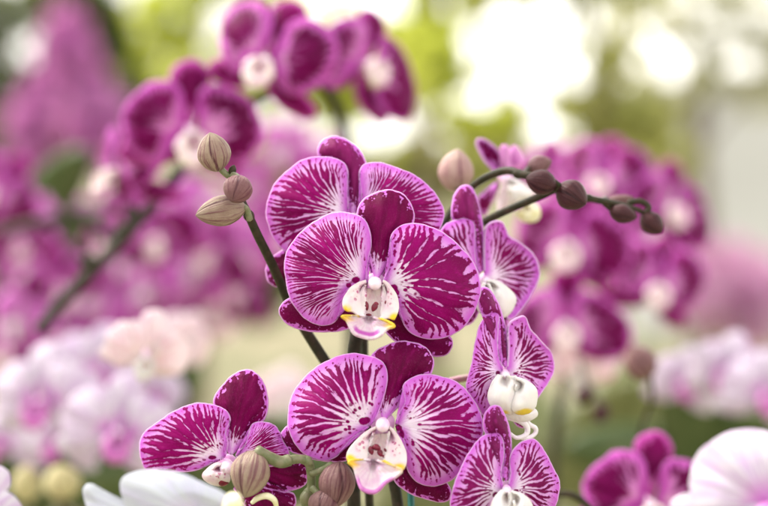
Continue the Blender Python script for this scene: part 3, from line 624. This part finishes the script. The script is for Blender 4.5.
# ------------------------------------------------------------------ generic blooms for the blurred background
def proto(label, mats, lipmat, sx=1.0, droop=0.0, curl=.008, lipk=.82):
    def w(ol): return [(C1[0] + (x - C1[0]) * sx, y + droop * abs(x - C1[0])) for x, y in ol]
    def lw(ol): return [(C1[0] + (x - C1[0]) * lipk, C1[1] + (y - C1[1]) * lipk) for x, y in ol]
    f = empty('orchid_flower', (0, 0, 0), label, 'orchid flower')
    mp = Loc(C1)
    kw = dict(nt=16, ns=60)
    bloom(mp, C1, {
        'ds': ('dorsal_sepal', Z1((267, 335))[0], O1['ds'], mats[1], dict(off=.005, bulge=.004, tip=curl)),
        'ls': ('lateral_sepal', Z1((262, 362))[0], O1['ls'], mats[1], dict(off=.008, bulge=.003, tip=curl)),
        'rs': ('lateral_sepal', Z1((266, 366))[0], O1['rs'], mats[1], dict(off=.008, bulge=.003, tip=curl)),
        'lp': ('petal', Z1((247, 345))[0], w(O1['lp']), mats[0], dict(off=-.001, bulge=.004, tip=curl, ruffle=.002)),
        'rp': ('petal', Z1((283, 347))[0], w(O1['rp']), mats[0], dict(off=-.001, bulge=.004, tip=curl, ruffle=.002)),
    }, M, f, 16, 60)
    column(mp, ZA((252, 110))[0], f, 6, .008, 2)
    l = petal('lip', mp, lw(ZA((215, 250)))[0], lw(ZA((150, 280), (60, 300), (90, 400), (150, 460), (235, 475), (300, 440), (375, 380), (300, 280))), M[lipmat[0]], f, off=-.016, bulge=.003, nt=12, ns=36)
    for b, o in ((ZA((200, 115))[0], ZA((195, 95), (105, 140), (48, 225), (60, 290), (150, 325), (180, 290), (160, 190), (180, 140))),
                 (ZA((300, 110))[0], ZA((305, 95), (368, 160), (402, 265), (380, 348), (290, 345), (310, 260), (318, 190), (308, 140)))):
        petal('side_lobe', mp, lw([b])[0], lw(o), M[lipmat[1]], l, off=-.013, bulge=.0035, nt=12, ns=36)
    return f
def kids(o): return [c for c in bpy.data.objects if c.parent is o]
KIDS = {}
def copy_tree(o, parent=None):
    c = o.copy(); COL.objects.link(c)
    if parent is not None: c.parent = parent
    if o.name not in KIDS: KIDS[o.name] = kids(o)
    for ch in KIDS[o.name]: copy_tree(ch, c)
    return c
M['lip_cream'] = plain('cream lip', (.82, .72, .66), (.74, .52, .62), 120, .45)
M['lip_pink'] = plain('magenta lip', (.46, .07, .38), (.62, .24, .54), 200, .4)
PB = proto('', ('petal_bold', 'sepal_bold'), ('lip_cream', 'lip_cream'))
PB2 = proto('', ('petal_bold', 'sepal_bold'), ('lip_cream', 'lip_cream'), .9, -.28, .016, .78)
PB3 = proto('', ('petal_bold', 'sepal_bold'), ('lip_cream', 'lip_cream'), 1.05, .22, .002, .75)
PP = proto('', ('petal_pink', 'petal_pink'), ('lip_pink', 'lip_white'))
PW = proto('', ('petal_white', 'petal_white'), ('lip_pink', 'lip_pink'))
PL = proto('', ('petal_blush', 'petal_blush'), ('lip_white', 'lip_white'))
used = {}
def place(pr, px, py, d, s, yaw, pitch, roll, label, group=None):
    """yaw>0 turns the face to the right of the picture, pitch>0 upward, roll>0 clockwise"""
    if pr.name not in used: used[pr.name] = 1; o = pr
    else: o = copy_tree(pr)
    if o is pr:
        KIDS.setdefault(pr.name, kids(pr))
        for ch in KIDS[pr.name]: KIDS.setdefault(ch.name, kids(ch))
    o.location = P(px, py, d); o.scale = (s, s, s)
    m = Matrix.Rotation(R(yaw), 3, 'Z') @ Matrix.Rotation(R(-pitch), 3, 'X') @ Matrix.Rotation(R(roll), 3, 'Y')
    o.rotation_euler = m.to_euler(); tag(o, label, 'orchid flower', group)
    return o
GT = 'blurred magenta blooms of the upper left spray'
place(PB2, 268, 58, 1.08, .96, -6, 0, 12, 'blurred magenta orchid bloom at the top of the upper left spray, white centred', GT)
place(PB3, 366, 62, 1.17, 1.0, 38, 5, 16, 'blurred magenta orchid bloom turned right, rightmost of the upper left spray', GT)
place(PB, 190, 128, 1.10, 1.02, 14, -8, -6, 'blurred magenta orchid bloom behind the topmost beige bud', GT)
place(PB2, 118, 168, 1.18, .88, -46, -4, -12, 'blurred magenta orchid bloom turned left, lowest of the upper left spray', GT)
GRT = 'blurred magenta blooms in the right group'
place(PB, 570, 242, 1.30, 1.02, -6, 0, 6, 'blurred magenta orchid bloom under the largest dark bud of the right spray', GRT)
place(PB2, 658, 284, 1.33, .94, 4, 2, 8, 'blurred magenta orchid bloom with pale centre, farthest right below the spray tip', GRT)
place(PB3, 566, 322, 1.28, .98, 0, 0, -6, 'blurred magenta orchid bloom lowest in the right group', GRT)
place(PB3, 668, 206, 1.42, .98, 28, 4, 10, 'blurred magenta orchid bloom behind the tip bud of the right spray', GRT)
place(PB2, 602, 178, 1.42, .95, -10, 10, 4, 'blurred magenta orchid bloom at the top of the right group', GRT)
place(PB, 545, 180, 1.5, .9, -30, 0, -10, 'blurred magenta orchid bloom behind the pale mauve bud', GRT)
place(PB2, 618, 240, 1.6, .9, 20, 0, 12, 'blurred magenta orchid bloom filling the middle of the right group, farther back', GRT)
place(PL, 580, 366, 1.35, .72, 10, -30, 0, 'blurred blush pink orchid bloom hanging under the right group', None)
place(PB, 650, 500, 1.0, .92, 6, -2, 0, 'blurred dark magenta orchid bloom at the lower right edge', None)
place(PW, 778, 506, .66, .84, 0, 10, 20, 'large blurred white orchid bloom with pink heart in the lower right corner', None)
place(PW, -24, 512, .70, .5, 20, 0, 30, 'white orchid petal tip at the lower left corner of the picture', None)
GW = 'blurred white blooms at lower left'
for i, (x, y, d, s, yw, ro, lb) in enumerate([
    (42, 398, 1.25, .95, -10, -10, 'blurred pale lilac orchid bloom at the left edge above the yellow buds'),
    (98, 372, 1.38, .95, 20, 10, 'blurred white orchid bloom topmost of the lower left pale cluster'),
    (118, 430, 1.16, .92, 12, 5, 'blurred white orchid bloom with magenta lip left of the lower left striped bloom'),
    (60, 440, 1.3, .7, -20, 0, 'blurred pale bloom directly above the pale yellow bud'),
    (6, 440, 1.35, .75, -35, 0, 'blurred pale bloom cut by the left edge above the corner bud'),
    (150, 395, 1.45, .8, 35, 0, 'blurred white bloom at the right side of the lower left pale cluster')]):
    place(PW, x, y, d, s, yw, 0, ro, lb, GW)
for i, (x, y, d, s, yw, lb) in enumerate([
    (686, 382, 1.4, .72, 0, 'blurred white orchid bloom right of the plum coloured bud'),
    (728, 372, 1.34, .78, -12, 'blurred white orchid bloom in the middle of the right pale row'),
    (765, 392, 1.3, .8, 10, 'blurred white orchid bloom cut by the right edge above the corner bloom')]):
    place(PW, x, y, d, s, yw, 4, 4, lb, 'blurred white blooms on the right')
place(PL, 146, 352, 1.04, .60, 12, -20, 8, 'blurred blush bloom hanging above the lower left pale cluster', None)
place(PL, 185, 340, 1.4, .6, 30, -10, 30, 'fainter blush bloom right of the brighter blush one', None)
place(PL, 285, 398, 2.1, 1.0, 0, 10, 0, 'very soft pinkish white bloom behind the tall dark sepal at lower left', None)
place(PL, 205, 312, 2.0, .9, 0, 0, 20, 'very soft pale bloom behind the large left pointing bud', None)
GM = 'blurred pink blooms in the left mass'
LM = 'soft pink orchid bloom among the blurred mass on the left'
LMB = 'soft dark magenta orchid bloom among the blurred mass on the left'
r2 = random.Random(11)
for i, (x, y, d, s) in enumerate([(-6, 190, 1.6, 1.0), (35, 268, 1.8, 1.0), (20, 322, 1.7, 1.0), (72, 258, 2.0, 1.0), (100, 305, 1.9, 1.0), (72, 335, 1.7, .9), (122, 262, 1.9, 1.0), (150, 290, 1.8, 1.0), (160, 236, 1.7, 1.0),
                     (192, 268, 1.8, 1.0), (215, 296, 1.9, .9), (238, 255, 1.8, 1.0), (205, 205, 1.9, 1.0), (140, 208, 2.0, .9), (95, 222, 2.0, .8), (6, 350, 1.8, .9), (250, 225, 2.1, .9), (35, 215, 1.9, .6), (180, 310, 2.1, .9), (128, 330, 2.0, .9), (50, 300, 2.1, 1.0)]):
    k = i % 5 in (1, 2, 4)
    place(PP if k else (PB, PB2, PB3)[i % 3], x, y, d, s, r2.uniform(-45, 45), r2.uniform(-25, 20), r2.uniform(-40, 40), LM if k else LMB, GM if k else GM + ', darker ones')
for (x, y, d, s) in [(60, 285, 1.7, .9), (215, 250, 1.75, .9), (110, 240, 1.8, .8), (175, 320, 1.9, .8), (20, 240, 1.75, .8), (245, 290, 1.9, .8), (285, 235, 1.9, .9)]:
    place((PB, PB2, PB3)[int(x) % 3], x, y, d, s, r2.uniform(-45, 45), r2.uniform(-25, 20), r2.uniform(-40, 40), LMB, GM + ', darker ones')
for (x, y, d, s) in [(285, 150, 2.0, .9), (250, 185, 2.1, .9), (320, 165, 2.2, .9)]:
    place(PP, x, y, d, s, r2.uniform(-40, 40), r2.uniform(-20, 15), r2.uniform(-40, 40), 'soft pink orchid bloom far behind the top of the half hidden bloom', 'blurred pink blooms behind the top bloom')
# stems of the blurred sprays
stem('dark blurred stem slanting down behind the left buds', [(182, 168, 1.2), (160, 195, 1.2), (130, 230, 1.19), (95, 268, 1.18), (60, 303, 1.17), (40, 330, 1.16)], .0035, 'stem_dark', None, [(122, 232, 1.19, 9, 45), (88, 262, 1.18, 8, 60), (132, 214, 1.2, 8, 80)])
stem('blurred stem holding the upper left spray', [(300, 55, 1.16), (330, 95, 1.2), (345, 140, 1.22), (352, 220, 1.25), (350, 400, 1.25), (350, 560, 1.25)], .003, 'stem_dark')
stem('blurred green stem between the upper left blooms', [(190, 150, 1.16), (225, 115, 1.15), (262, 98, 1.15), (300, 75, 1.16)], .0028, 'stem')
stem('blurred vertical stem under the right group of blooms', [(580, 200, 1.4), (572, 300, 1.38), (565, 380, 1.36), (555, 440, 1.35), (550, 560, 1.35)], .003, 'stem_dark')
stem('blurred stem of the right white blooms', [(700, 392, 1.42), (730, 385, 1.4), (770, 400, 1.36), (800, 460, 1.36)], .003, 'stem')
stem('dark blurred stem low at the left edge', [(0, 232, 1.55), (40, 222, 1.5), (80, 216, 1.5), (110, 240, 1.5)], .004, 'stem_dark')
stem('short blurred twig with dry tips at the bottom right of the middle', [(545, 497, .9), (565, 494, .9), (580, 499, .9), (592, 512, .9)], .0015, 'stem', None, [(560, 494, .9, 4, 10)])

# ------------------------------------------------------------------ leaves
M['leaf'] = plain('orchid leaf', (.05, .08, .022), (.09, .12, .04), 40, .35, .1)
def strap(name, base, tipp, width, mat, parent, droop=.05):
    b, t = np.array(base), np.array(tipp); ax = Vector(t - b); L = ax.length; ax.normalize()
    side = ax.cross(FW); side = side.normalized() if side.length > 1e-3 else RT.copy(); nn = side.cross(ax)
    V, A = [], []
    n, m = 14, 6
    for i in range(n):
        s = i / (n - 1); w = width * math.sin(math.pi * min(1, .12 + s * .88)) ** .6 * (1 if s < .999 else .1)
        for j in range(m):
            q = (j / (m - 1) - .5) * 2
            V.append(Vector(b) + ax * L * s + side * w * .5 * q + nn * (.12 * width * q * q) + Vector((0, 0, -droop * s * s)))
    F_ = [(i * m + j, i * m + j + 1, (i + 1) * m + j + 1, (i + 1) * m + j) for i in range(n - 1) for j in range(m - 1)]
    o = link(name, mesh_of(name, V, F_), mat, parent); s = o.modifiers.new('thickness', 'SOLIDIFY'); s.thickness = .002
    return o
M['leaf_far'] = plain('pale orchid leaf', (.15, .17, .06), (.22, .23, .10), 40, .4, .15)
def leaf_plant(px, py, d, n, L, label, w=.05, mt='leaf'):
    c = P(px, py, d); o = empty('orchid_plant', c, label, 'orchid plant', 'leafy orchid plants low in the picture')
    for i in range(n):
        a = 6.28 * i / n + r2.uniform(-.3, .3); h = r2.uniform(.35, .9)
        strap('leaf', (0, 0, 0), (math.cos(a) * L * (1 - .4 * h), math.sin(a) * L * (1 - .4 * h), L * h), w * r2.uniform(.8, 1.2), M[mt], o, L * .25)
leaf_plant(210, 520, 1.5, 7, .16, 'dark green orchid leaves low behind the lower left bloom')
leaf_plant(60, 500, 1.55, 7, .16, 'dark green orchid leaves under the lower left pale blooms')
leaf_plant(700, 475, 1.7, 6, .13, 'green orchid leaves under the right pale blooms')
leaf_plant(560, 500, 2.2, 9, .24, 'olive green orchid leaves between the right striped blooms and the dark edge bloom', .06, 'leaf_far')
leaf_plant(440, 520, 2.6, 8, .2, 'olive green orchid leaves far below the central blooms', .06, 'leaf_far')
leaf_plant(20, 250, 2.0, 6, .16, 'dark orchid leaves among the pink mass at the left edge')

# ------------------------------------------------------------------ setting: ground, wall, hedge, trees
def ground_mat():
    g = G('ground'); co = g.objco()
    a = g.noise(co, .55, 3); b = g.noise(co, 6, 4); c = g.noise(co, 60, 3)
    col = g.mix(g.ss(a, .40, .60), (.265, .235, .15), (.18, .18, .10))
    col = g.mix(g.ss(b, .52, .68), col, (.09, .105, .04)); col = g.mix(g.math('MULTIPLY', g.ss(c, .5, .7), .35), col, (.32, .28, .19))
    return g.finish(col, .9, 0, .1, c, .01, .4)
def plane(name, x0, x1, y0, y1, z, mat, kind='structure'):
    o = link(name, mesh_of(name, [(x0, y0, z), (x1, y0, z), (x1, y1, z), (x0, y1, z)], [(0, 1, 2, 3)], smooth=False), mat); o['kind'] = kind; return o
plane('ground', -150, 150, -20, 280, 0, ground_mat())

def leaf_mat(name, c1, c2, tr=.5):
    g = G(name); r = g.noise(g.objco(), 9.0, 2); col = g.mix(g.ss(r, .38, .64), c1, c2)
    return g.finish(col, .45, tr, .3, tcol=g.mix(.5, col, (c2[0] * 1.5, c2[1] * 1.4, c2[2])))
M['lime'] = leaf_mat('lime foliage', (.46, .52, .07), (.60, .64, .15))
M['green'] = leaf_mat('green foliage', (.08, .11, .03), (.15, .18, .05))
M['olive'] = leaf_mat('olive foliage', (.34, .36, .11), (.45, .46, .17))
M['bark'] = plain('bark', (.11, .08, .05), (.19, .15, .10), 20, .9, bd=.01)
def leaves(name, clumps, n, size, mat, parent, seed, org=None, holes=()):
    """leaf-sized folded blades spread through ellipsoid clumps (cx,cy,cz,rx,ry,rz); holes are gaps in the crown where sky shows"""
    rr = np.random.RandomState(seed); V, F_ = [], []
    vol = np.array([c[3] * c[5] for c in clumps]); cnt = (vol / vol.sum() * n).astype(int)
    for c, k in zip(clumps, cnt):
        for _ in range(k):
            v = rr.normal(size=3); v /= np.linalg.norm(v); v *= rr.uniform(.02, 1.1) ** .5
            p = Vector((c[0] + v[0] * c[3], c[1] + v[1] * c[4], c[2] + v[2] * c[5]))
            if any((p.x - h[0]) ** 2 + (p.z - h[1]) ** 2 < h[2] ** 2 for h in holes): continue
            a = Vector(rr.normal(size=3)).normalized(); a.z -= .35; a.normalize(); b = a.orthogonal().normalized()
            b.rotate(Matrix.Rotation(rr.uniform(0, 6.28), 3, a)); nn = a.cross(b); s = size * rr.uniform(.6, 1.3)
            p = p - a * s * .5; i = len(V)
            V += [p, p + a * s * .5 + b * s * .25 + nn * s * .06, p + a * s, p + a * s * .5 - b * s * .25 + nn * s * .06]
            F_ += [(i, i + 1, i + 2), (i, i + 2, i + 3)]
    return link(name, mesh_of(name, V, F_, smooth=False), mat, parent)
def tree(px, d, label, clumps, n, size, mat, seed, trunk=.04, cat='tree', name='garden_tree', group=None, holes=(), deep=.6, hs_=.72):
    """clumps and gaps measured as (u, v, ru, rv) and (u, v, r) at depth d"""
    base = P(px, 253, d); base.z = 0
    o = empty(name, base, label, cat, group); k = KPX * d
    cl = []
    for (u, v, ru, rv) in clumps:
        c = P(u, v, d + r2.uniform(-.2, .2)) - base; cl.append((c.x, c.y, c.z, ru * k, (ru + rv) * .5 * deep * k, rv * k))
    hl = []
    for (u, v, r) in holes:
        c = P(u, v, d) - base; hl.append((c.x, c.z, (r * hs_ + .2 * size / k) * k))
    leaves('crown', cl, n, size, mat, o, seed, None, hl)
    top = max(cl, key=lambda c: c[2]); zt = top[2]
    tube('trunk', [(0, 0, 0), (.02, .01, zt * .4), (-.01, .02, zt * .75), (top[0] * .5, top[1] * .5, zt)], [trunk, trunk * .8, trunk * .6, trunk * .3], M['bark'], o, 12)
    for c in cl[:8]:
        h = min(zt * .8, max(.2, c[2] - .25))
        tube('limb', [(0, 0, h), (c[0] * .5, c[1] * .5, (h + c[2]) / 2 + .03), (c[0], c[1], c[2])], [trunk * .3, trunk * .2, trunk * .1], M['bark'], o, 8)
    return o
GTREE = 'garden trees far behind the blooms'
M['pale'] = leaf_mat('pale grey green foliage', (.40, .41, .28), (.52, .52, .38))
M['pinkleaf'] = leaf_mat('violet pink blossom', (.44, .13, .40), (.58, .24, .54), .35)
tree(430, 5.0, 'sunlit lime green tree at the top, left of the white glare', [(425, 20, 36, 44), (436, 70, 34, 34), (405, 100, 34, 24), (450, -30, 34, 24), (385, 60, 26, 40), (470, 118, 46, 20)], 1500, .07, M['lime'], 1, .02, group=GTREE,
     holes=[(404, 116, 15), (432, 110, 12), (462, 100, 11), (486, 112, 10), (480, 60, 16), (380, 95, 10), (448, 4, 9), (400, 10, 8)])
tree(606, 6.5, 'tree with a brown trunk and pale leaves round the white glare', [(605, 60, 26, 60), (590, 118, 60, 34), (640, 120, 40, 30), (620, -15, 44, 26), (500, 120, 50, 30), (540, -22, 70, 26), (575, 60, 30, 70), (520, 60, 60, 60), (480, 30, 30, 60)], 2600, .08, M['olive'], 2, .04, group=GTREE,
     holes=[(508, 66, 26), (548, 34, 28), (502, 18, 18), (572, 74, 19), (534, 88, 22), (548, 128, 15), (470, 55, 15), (585, 20, 16), (486, 95, 14), (612, 30, 9), (600, 100, 10), (632, 84, 11), (625, 10, 12), (548, -6, 14), (575, 130, 8), (524, 42, 17), (585, 48, 12), (474, 28, 9)])
tree(190, 5.5, 'lime green tree at the top left behind the upper left spray', [(165, 25, 40, 40), (205, 75, 40, 34), (140, 60, 34, 44), (250, 100, 50, 30), (320, 20, 40, 34), (160, 110, 36, 34), (250, 30, 60, 50), (340, 90, 50, 40), (230, -10, 70, 24)], 2600, .075, M['lime'], 3, .03, group=GTREE,
     holes=[(226, 24, 20), (206, 46, 13), (256, 12, 16), (182, 12, 10), (165, 62, 10), (215, 76, 15), (262, 112, 13), (240, 104, 12), (300, 8, 16), (330, 4, 12), (145, 30, 9), (300, 120, 10), (190, 95, 8), (275, 40, 14)])
tree(40, 5.0, 'dark green tree in the top left corner', [(60, 0, 50, 24), (0, 110, 34, 40), (20, 140, 50, 30), (100, 40, 30, 50), (110, 120, 50, 50), (20, 190, 50, 40), (0, 40, 40, 50)], 2400, .08, M['green'], 4, .04, group=GTREE,
     holes=[(16, 52, 13), (38, 30, 9), (4, 76, 10), (8, 14, 9), (36, 62, 7)])
tree(66, 4.2, 'tall soft violet pink flowering shrub at the upper left', [(66, 40, 24, 34), (46, 95, 28, 30), (30, 130, 24, 26), (80, 80, 24, 30), (95, 120, 30, 34), (60, 160, 40, 30)], 800, .06, M['pinkleaf'], 15, .02, 'shrub', 'flowering_shrub')
tree(730, 6.5, 'low soft pink flowering shrub at the right edge beyond the magenta group', [(690, 300, 30, 26), (735, 296, 30, 32), (775, 290, 30, 34), (745, 328, 36, 22), (720, 262, 50, 26)], 440, .08, leaf_mat('mauve blossom', (.58, .30, .55), (.68, .44, .64), .4), 16, .02, 'shrub', 'flowering_shrub')
tree(700, 9.0, 'pale grey green tree over the light wall at the top right', [(650, 30, 34, 50), (700, 20, 44, 46), (750, 30, 44, 50), (660, 90, 36, 26), (710, 84, 30, 24), (760, 90, 34, 22)], 1500, .10, M['pale'], 5, .05, group=GTREE,
     holes=[(745, 62, 15), (702, 104, 12), (655, 32, 16), (668, 80, 13), (722, 28, 16), (760, 14, 16), (640, 112, 11), (686, 52, 11), (736, 98, 10), (692, 6, 15), (655, 0, 13), (768, 92, 10), (640, 62, 11), (720, 66, 9), (668, 54, 8)])
tree(420, 7.5, 'low olive hedge across the middle, below the lime tree', [(x, 170 + 8 * math.sin(x), 36, 24) for x in range(250, 660, 34)], 3000, .09, M['olive'], 6, .03, 'hedge', 'hedge')
tree(70, 4.2, 'grey green shrub behind the left pink mass', [(x, 268 + 12 * math.sin(x), 40, 50) for x in range(-20, 260, 34)], 2200, .08, M['green'], 8, .03, 'shrub', 'shrub')
# pale wall
def wall_mat():
    g = G('pale rendered wall'); co = g.objco(); a = g.noise(co, .8, 4); b = g.noise(co, 14, 4)
    col = g.mix(g.ss(a, .35, .65), (.58, .58, .56), (.50, .50, .48)); col = g.mix(g.math('MULTIPLY', g.ss(b, .5, .7), .3), col, (.44, .43, .38))
    return g.finish(col, .9, 0, .15, b, .01, .3)
def box(name, x0, x1, y0, y1, z0, z1, mat, parent=None):
    V = [(x, y, z) for z in (z0, z1) for y in (y0, y1) for x in (x0, x1)]
    return link(name, mesh_of(name, V, [(0, 1, 3, 2), (4, 6, 7, 5), (0, 4, 5, 1), (2, 3, 7, 6), (0, 2, 6, 4), (1, 5, 7, 3)], smooth=False), mat, parent)
a = P(632, 253, 11.0); zt = P(640, 92, 11.0).z
w = empty('garden_wall', (a.x, a.y, 0), 'pale grey rendered garden wall at the far right', 'wall')
box('wall_body', 0, 8, 0, .25, 0, zt, wall_mat(), w); box('coping', -.04, 8.04, -.04, .29, zt + .002, zt + .06, plain('coping', (.55, .53, .5), (.48, .47, .44), 8, .9), w)

# ------------------------------------------------------------------ light
EL, AZ = 52, -60         # veiled sun high on the photographer's left
w = bpy.data.worlds.new('World'); SC.world = w; w.use_nodes = True
nt_ = w.node_tree; bg = nt_.nodes['Background']
sky = nt_.nodes.new('ShaderNodeTexSky'); sky.sky_type = 'NISHITA'; sky.sun_disc = False
sky.sun_elevation = R(EL); sky.sun_rotation = R(AZ); sky.air_density = 1.0; sky.dust_density = 6.0; sky.ozone_density = 1.0
hs = nt_.nodes.new('ShaderNodeHueSaturation'); hs.inputs['Saturation'].default_value = .45
nt_.links.new(sky.outputs[0], hs.inputs['Color'])
def wn(t, **k):
    x = nt_.nodes.new(t)
    for a_, b_ in k.items(): setattr(x, a_, b_)
    return x
# bright veil of cloud: patchy, thickest low in the sky ahead
tc = wn('ShaderNodeTexCoord'); cn = wn('ShaderNodeTexNoise'); cn.inputs['Scale'].default_value = 3.0; cn.inputs['Detail'].default_value = 4
nt_.links.new(tc.outputs['Generated'], cn.inputs['Vector'])
mr = wn('ShaderNodeMapRange', interpolation_type='SMOOTHSTEP'); mr.inputs[1].default_value = .30; mr.inputs[2].default_value = .62
nt_.links.new(cn.outputs['Fac'], mr.inputs[0])
sx = wn('ShaderNodeSeparateXYZ'); nt_.links.new(tc.outputs['Generated'], sx.inputs[0])
up = wn('ShaderNodeMapRange', interpolation_type='SMOOTHSTEP'); up.inputs[1].default_value = .9; up.inputs[2].default_value = .1; up.inputs[3].default_value = .35; up.inputs[4].default_value = 1.0
nt_.links.new(sx.outputs[2], up.inputs[0])
ml = wn('ShaderNodeMath', operation='MULTIPLY'); nt_.links.new(mr.outputs[0], ml.inputs[0]); nt_.links.new(up.outputs[0], ml.inputs[1])
cm = wn('ShaderNodeMix', data_type='RGBA'); nt_.links.new(ml.outputs[0], cm.inputs[0]); nt_.links.new(hs.outputs[0], cm.inputs[6]); cm.inputs[7].default_value = (13.5, 13.0, 12.2, 1)
nt_.links.new(cm.outputs[2], bg.inputs['Color'])
bg.inputs['Strength'].default_value = .13
sd = bpy.data.lights.new('sun', 'SUN'); sd.energy = 1.6; sd.angle = R(15); sd.color = (1, .95, .88)
so = bpy.data.objects.new('sun', sd); COL.objects.link(so)
dirv = Vector((math.sin(R(AZ)) * math.cos(R(EL)), math.cos(R(AZ)) * math.cos(R(EL)), math.sin(R(EL))))
so.rotation_euler = (-dirv).to_track_quat('-Z', 'Y').to_euler(); so.location = dirv * 20
SC.view_settings.view_transform = 'Standard'; SC.view_settings.look = 'None'; SC.view_settings.exposure = 1.05
SC.cycles.use_denoising = True
SC.cycles.max_bounces = 8; SC.cycles.transmission_bounces = 4
